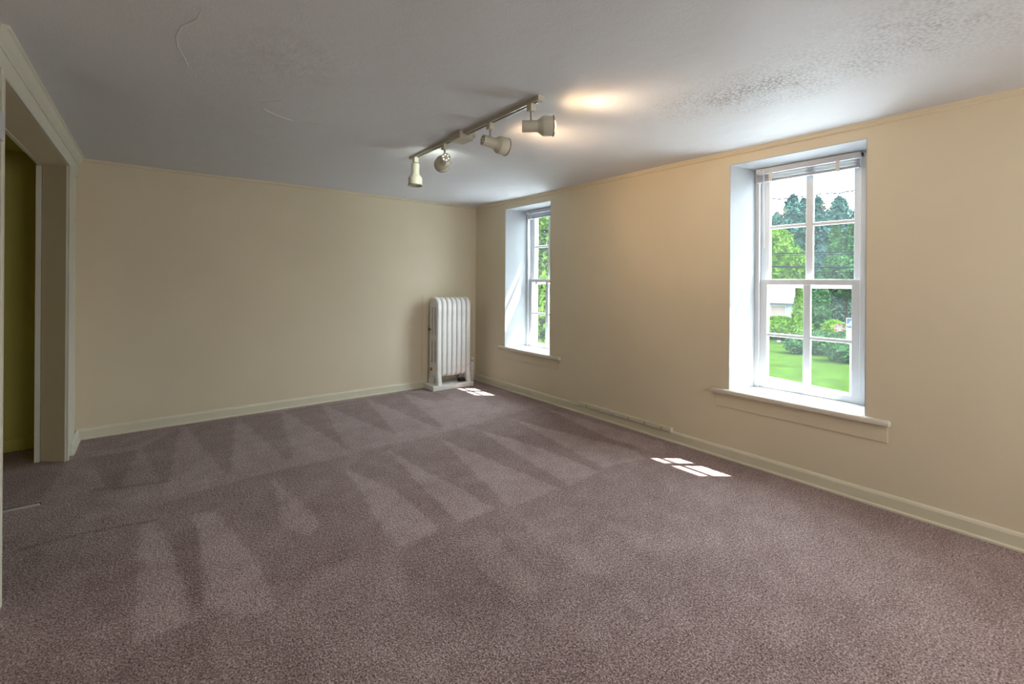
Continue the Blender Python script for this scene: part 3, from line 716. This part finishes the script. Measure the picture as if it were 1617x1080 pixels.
belt('dark spruce left of the centre bar', 1273, 352, 62, 14, 'f_dark', 'conifer', 490, .3, 2600)
belt('blue green spruce with the highest tip in the left pane', 1255, 310, 70, 27, 'f_blue', 'conifer', 500, .36, 4200)
belt('blue green spruce just left of the centre bar', 1273, 318, 74, 20, 'f_blue', 'conifer', 500, .36, 3600)
belt('blue green spruce just right of the centre bar', 1296, 318, 72, 22, 'f_blue', 'conifer', 500, .36, 3600)
belt('blue green spruce with a tall tip in the right pane', 1328, 322, 70, 30, 'f_blue', 'conifer', 500, .36, 4200)
belt('blue green spruce at the right frame', 1358, 334, 74, 20, 'f_blue', 'conifer', 500, .36, 2600)
belt('small blue green spruce low at the left frame', 1228, 334, 72, 20, 'f_blue', 'conifer', 500, .36, 2600)
belt('dark hedgerow tree far behind the pale tree', 1335, 432, 66, 34, 'f_dark', 'round', 520, .34, 3000, name='leafy_tree')
belt('dark hedgerow tree far behind the arborvitae', 1290, 436, 68, 30, 'f_blue', 'round', 520, .34, 2600, name='leafy_tree')

# big close evergreen beyond the far window, with drooping boughs
def weep(name, label, c, h, r, n, m):
    r_ = empty(name, c); tag(r_, label, 'tree', 'evergreens close beyond the far window'); bm = bmesh.new(); bl = bmesh.new()
    for k in range(n):
        t = RN.random(); a = RN.uniform(0, 6.283); z = t * h; rr = r * (1 - .75 * t) * RN.uniform(.75, 1.1)
        L = [Vector((math.cos(a) * rr * s, math.sin(a) * rr * s, z + .35 * s - .75 * s * s * s)) for s in (0.15, .4, .65, .85, 1.0)]
        if k % 3 == 0: tube(bm, L, [.03, .02, .014, .01, .005], 5)
        for s in range(16):
            q = RN.uniform(.6, 3.99); i = int(q); p_ = L[i].lerp(L[i + 1], q - i)
            leaf(bl, p_ + Vector((RN.uniform(-.12, .12), RN.uniform(-.12, .12), RN.uniform(-.22, .04))), .10, None, .6)
    obj('trunk', tube(bm, [(0, 0, 0), (0, 0, h * .5), (0, 0, h)], [.2, .13, .03], 10), M['bark'], r_)
    obj('foliage', bl, M[m], r_)
weep('weeping_evergreen', 'green drooping evergreen filling the far window panes', (10.2, 11.0, GZ), 9.5, 1.9, 1100, 'f_bright')
weep('weeping_evergreen', 'darker evergreen behind the drooping one at the far window', (12.8, 14.6, GZ), 11.5, 2.8, 1200, 'f_dark')

# road sign
sx_, sy_ = 24.16, 6.69
sg = empty('road_sign', (sx_, sy_, GZ), 0); tag(sg, 'bicycle lane ends sign on a thin steel post by the sidewalk', 'road sign')
M['post'] = mt('galvanised_post', (0.25, 0.27, 0.32), (4, .05)); M['splate'] = mt('white_sign_plate', (0.5, 0.5, 0.52), (4, .02))
M['sdark'] = mt('dark_blue_sign_field', (0.045, 0.075, 0.11), (4, .02)); M['slet'] = mt('grey_sign_lettering', (0.2, 0.21, 0.24), (4, .02)); M['sred'] = mt('red_tag', (0.12, 0.02, 0.02), (4, .02))
obj('post', B(-.022, .022, -.027, .027, 0, 3.44, .004), M['post'], sg)
th = math.radians(0)
ztop = 3.47; wS = .155
p_ = obj('sign_plate', B(-.036, -.026, -wS, wS, ztop - .50, ztop, .004), M['splate'], sg)
f_ = obj('dark_field', B(-.039, -.0355, -wS + .02, wS - .02, ztop - .44, ztop - .02), M['sdark'], p_)
# bicycle with rider
bm = bmesh.new()
def ring(y, z, r, t_=.011):
    pts = [(-.0415, y + r * math.cos(k * math.pi / 10), z + r * math.sin(k * math.pi / 10)) for k in range(21)]
    tube(bm, pts, t_, 6)
zc = ztop - .30
ring(.062, zc, .043); ring(-.062, zc, .043)
for a_, b_ in (((.062, 0), (.025, .07)), ((.025, .07), (-.045, .065)), ((-.045, .065), (-.062, 0)), ((.062, 0), (.0, .0)), ((.0, .0), (-.045, .065)), ((.0, .0), (.025, .07)), ((.025, .075), (-.005, .125)), ((-.005, .125), (-.045, .10)), ((.025, .07), (-.005, .045)), ((-.005, .045), (-.0, 0))):
    tube(bm, [(-.0415, a_[0], zc + a_[1]), (-.0415, b_[0], zc + b_[1])], .009, 6)
lathe(bm, [(.001, -.003), (.022, -.003), (.022, .003), (.001, .003)], Matrix.Translation((-.0415, -.02, zc + .155)) @ Matrix.Rotation(math.pi / 2, 4, 'Y'), 14)
obj('bicycle_symbol', bm, M['splate'], p_)
def word(txt, size, parent, z, m):
    cu = bpy.data.curves.new('lettering', 'FONT'); cu.body = txt; cu.size = size; cu.align_x = 'CENTER'; cu.align_y = 'CENTER'; cu.extrude = .002
    o = bpy.data.objects.new('tmp', cu); COL.objects.link(o)
    me = bpy.data.meshes.new_from_object(o.evaluated_get(bpy.context.evaluated_depsgraph_get())); bpy.data.objects.remove(o)
    me.transform(Matrix.Translation((-.0395, 0, z)) @ Matrix(((0, 0, -1, 0), (-1, 0, 0, 0), (0, 1, 0, 0), (0, 0, 0, 1))))
    return obj('lettering', me, m, parent)
p2_ = obj('sign_plate', B(-.036, -.026, -wS, wS, ztop - .70, ztop - .505, .004), M['splate'], sg); word('LANE', .125, p2_, ztop - .60, M['slet'])
p3_ = obj('sign_plate', B(-.036, -.026, -wS, wS, ztop - .95, ztop - .715, .004), M['splate'], sg); word('ENDS', .125, p3_, ztop - .83, M['slet'])
tg = obj('tag', B(-.034, -.024, -.05, .05, ztop - 1.16, ztop - .97, .003), M['splate'], sg); obj('red_mark', B(-.036, -.033, -.02, .02, ztop - 1.08, ztop - 1.02), M['sred'], tg)

# garden pinwheel
wx = 40.0; pw = empty('garden_pinwheel', (wx, vy(1330, wx), GZ)); tag(pw, 'red and white metal pinwheel on a pole left of the sign', 'pinwheel')
M['vane'] = mt('dull_red_vanes', (0.22, 0.08, 0.10), (6, .2)); zc = vz(516.5, wx) - GZ
obj('pole', tube(bmesh.new(), [(0.05, 0, 0), (0.05, 0, zc)], .02, 8), M['post'], pw)
for k in range(18):
    a = 2 * math.pi * k / 18
    bm = bmesh.new(); Rm = Matrix.Translation((0, 0, zc)) @ Matrix.Rotation(a, 4, 'X')
    box(bm, -.006, .006, -.035, .035, .16, .36); bm.transform(Matrix.Rotation(.35, 4, 'Z')); bm.transform(Rm)
    obj('vane', bm, M['vane'], pw)
bm = bmesh.new(); pts = [(0, .17 * math.cos(k * math.pi / 12), zc + .17 * math.sin(k * math.pi / 12)) for k in range(25)]; tube(bm, pts, .012, 6)
for k in range(6): tube(bm, [(0, 0, zc), (0, .36 * math.cos(k * math.pi / 3), zc + .36 * math.sin(k * math.pi / 3))], .008, 5)
obj('hoop', bm, M['htrim'], pw)
# stone on the lawn
bm = bmesh.new(); bmesh.ops.create_icosphere(bm, subdivisions=3, radius=.18)
for v_ in bm.verts: v_.co *= 1 + .08 * math.sin(v_.co.x * 30) * math.cos(v_.co.y * 25); v_.co.z *= .8
st = obj('garden_stone', bm, M['walk'], smooth=True, loc=(41, vy(1233, 41), GZ + .09)); tag(st, 'round pale stone lying on the lawn before the hedge', 'stone')

# overhead cables: anchored far left and right, sagging
def cable(label, X, u0v, sag, r=.02, wob=0.0):
    vL, vR = u0v; y0_, y1_ = vy(1360, X), vy(1217, X); zR, zL = vz(vR, X), vz(vL, X)
    pts = []
    for k in range(-120, 151):
        t_ = k / 30; y = y0_ + (y1_ - y0_) * t_; z = zR + (zL - zR) * t_ + sag * (t_ - .5) ** 2 * .5 + (wob * math.sin(t_ * 21) + wob * .6 * math.sin(t_ * 47) if wob else 0)
        pts.append((X, y, z))
    o = obj('overhead_cable', tube(bmesh.new(), pts, r, 6), M['cable']); tag(o, label, 'cable', 'cables strung along the street')
M['cable'] = mt('dark_cable', (0.012, 0.014, 0.02), (3, .05))
cable('topmost wavy cable against the white sky', 17, (313, 316), .02, .022, .022)
cable('upper straight cable crossing the middle panes', 18, (402, 404), .015, .024)
cable('cable just under the upper straight one', 18.4, (405, 407), .02, .015)
cable('thick dark lowest cable crossing the middle panes', 18.2, (423, 427), .01, .034)
cable('thin pale cable under the thick dark one', 19, (432, 434), .02, .013)

# distant woodland band closing the view on both sides
bm = bmesh.new()
for k in range(34):
    y = -70 + k * 5.6 + RN.uniform(-1.5, 1.5); x = 96 + RN.uniform(-4, 6); h_ = RN.uniform(6.5, 9.5)
    t_ = crown_bm((x, y, GZ), 4.2, 4.6, h_, 420, .75, 'round' if k % 3 else 'conifer', .3)
    me_ = bpy.data.meshes.new('t'); t_.to_mesh(me_); t_.free(); bm.from_mesh(me_); bpy.data.meshes.remove(me_)
wd = obj('woodland', bm, M['f_dark']); tag(wd, 'dark band of distant woodland behind all the other trees', 'woodland', kind='stuff')
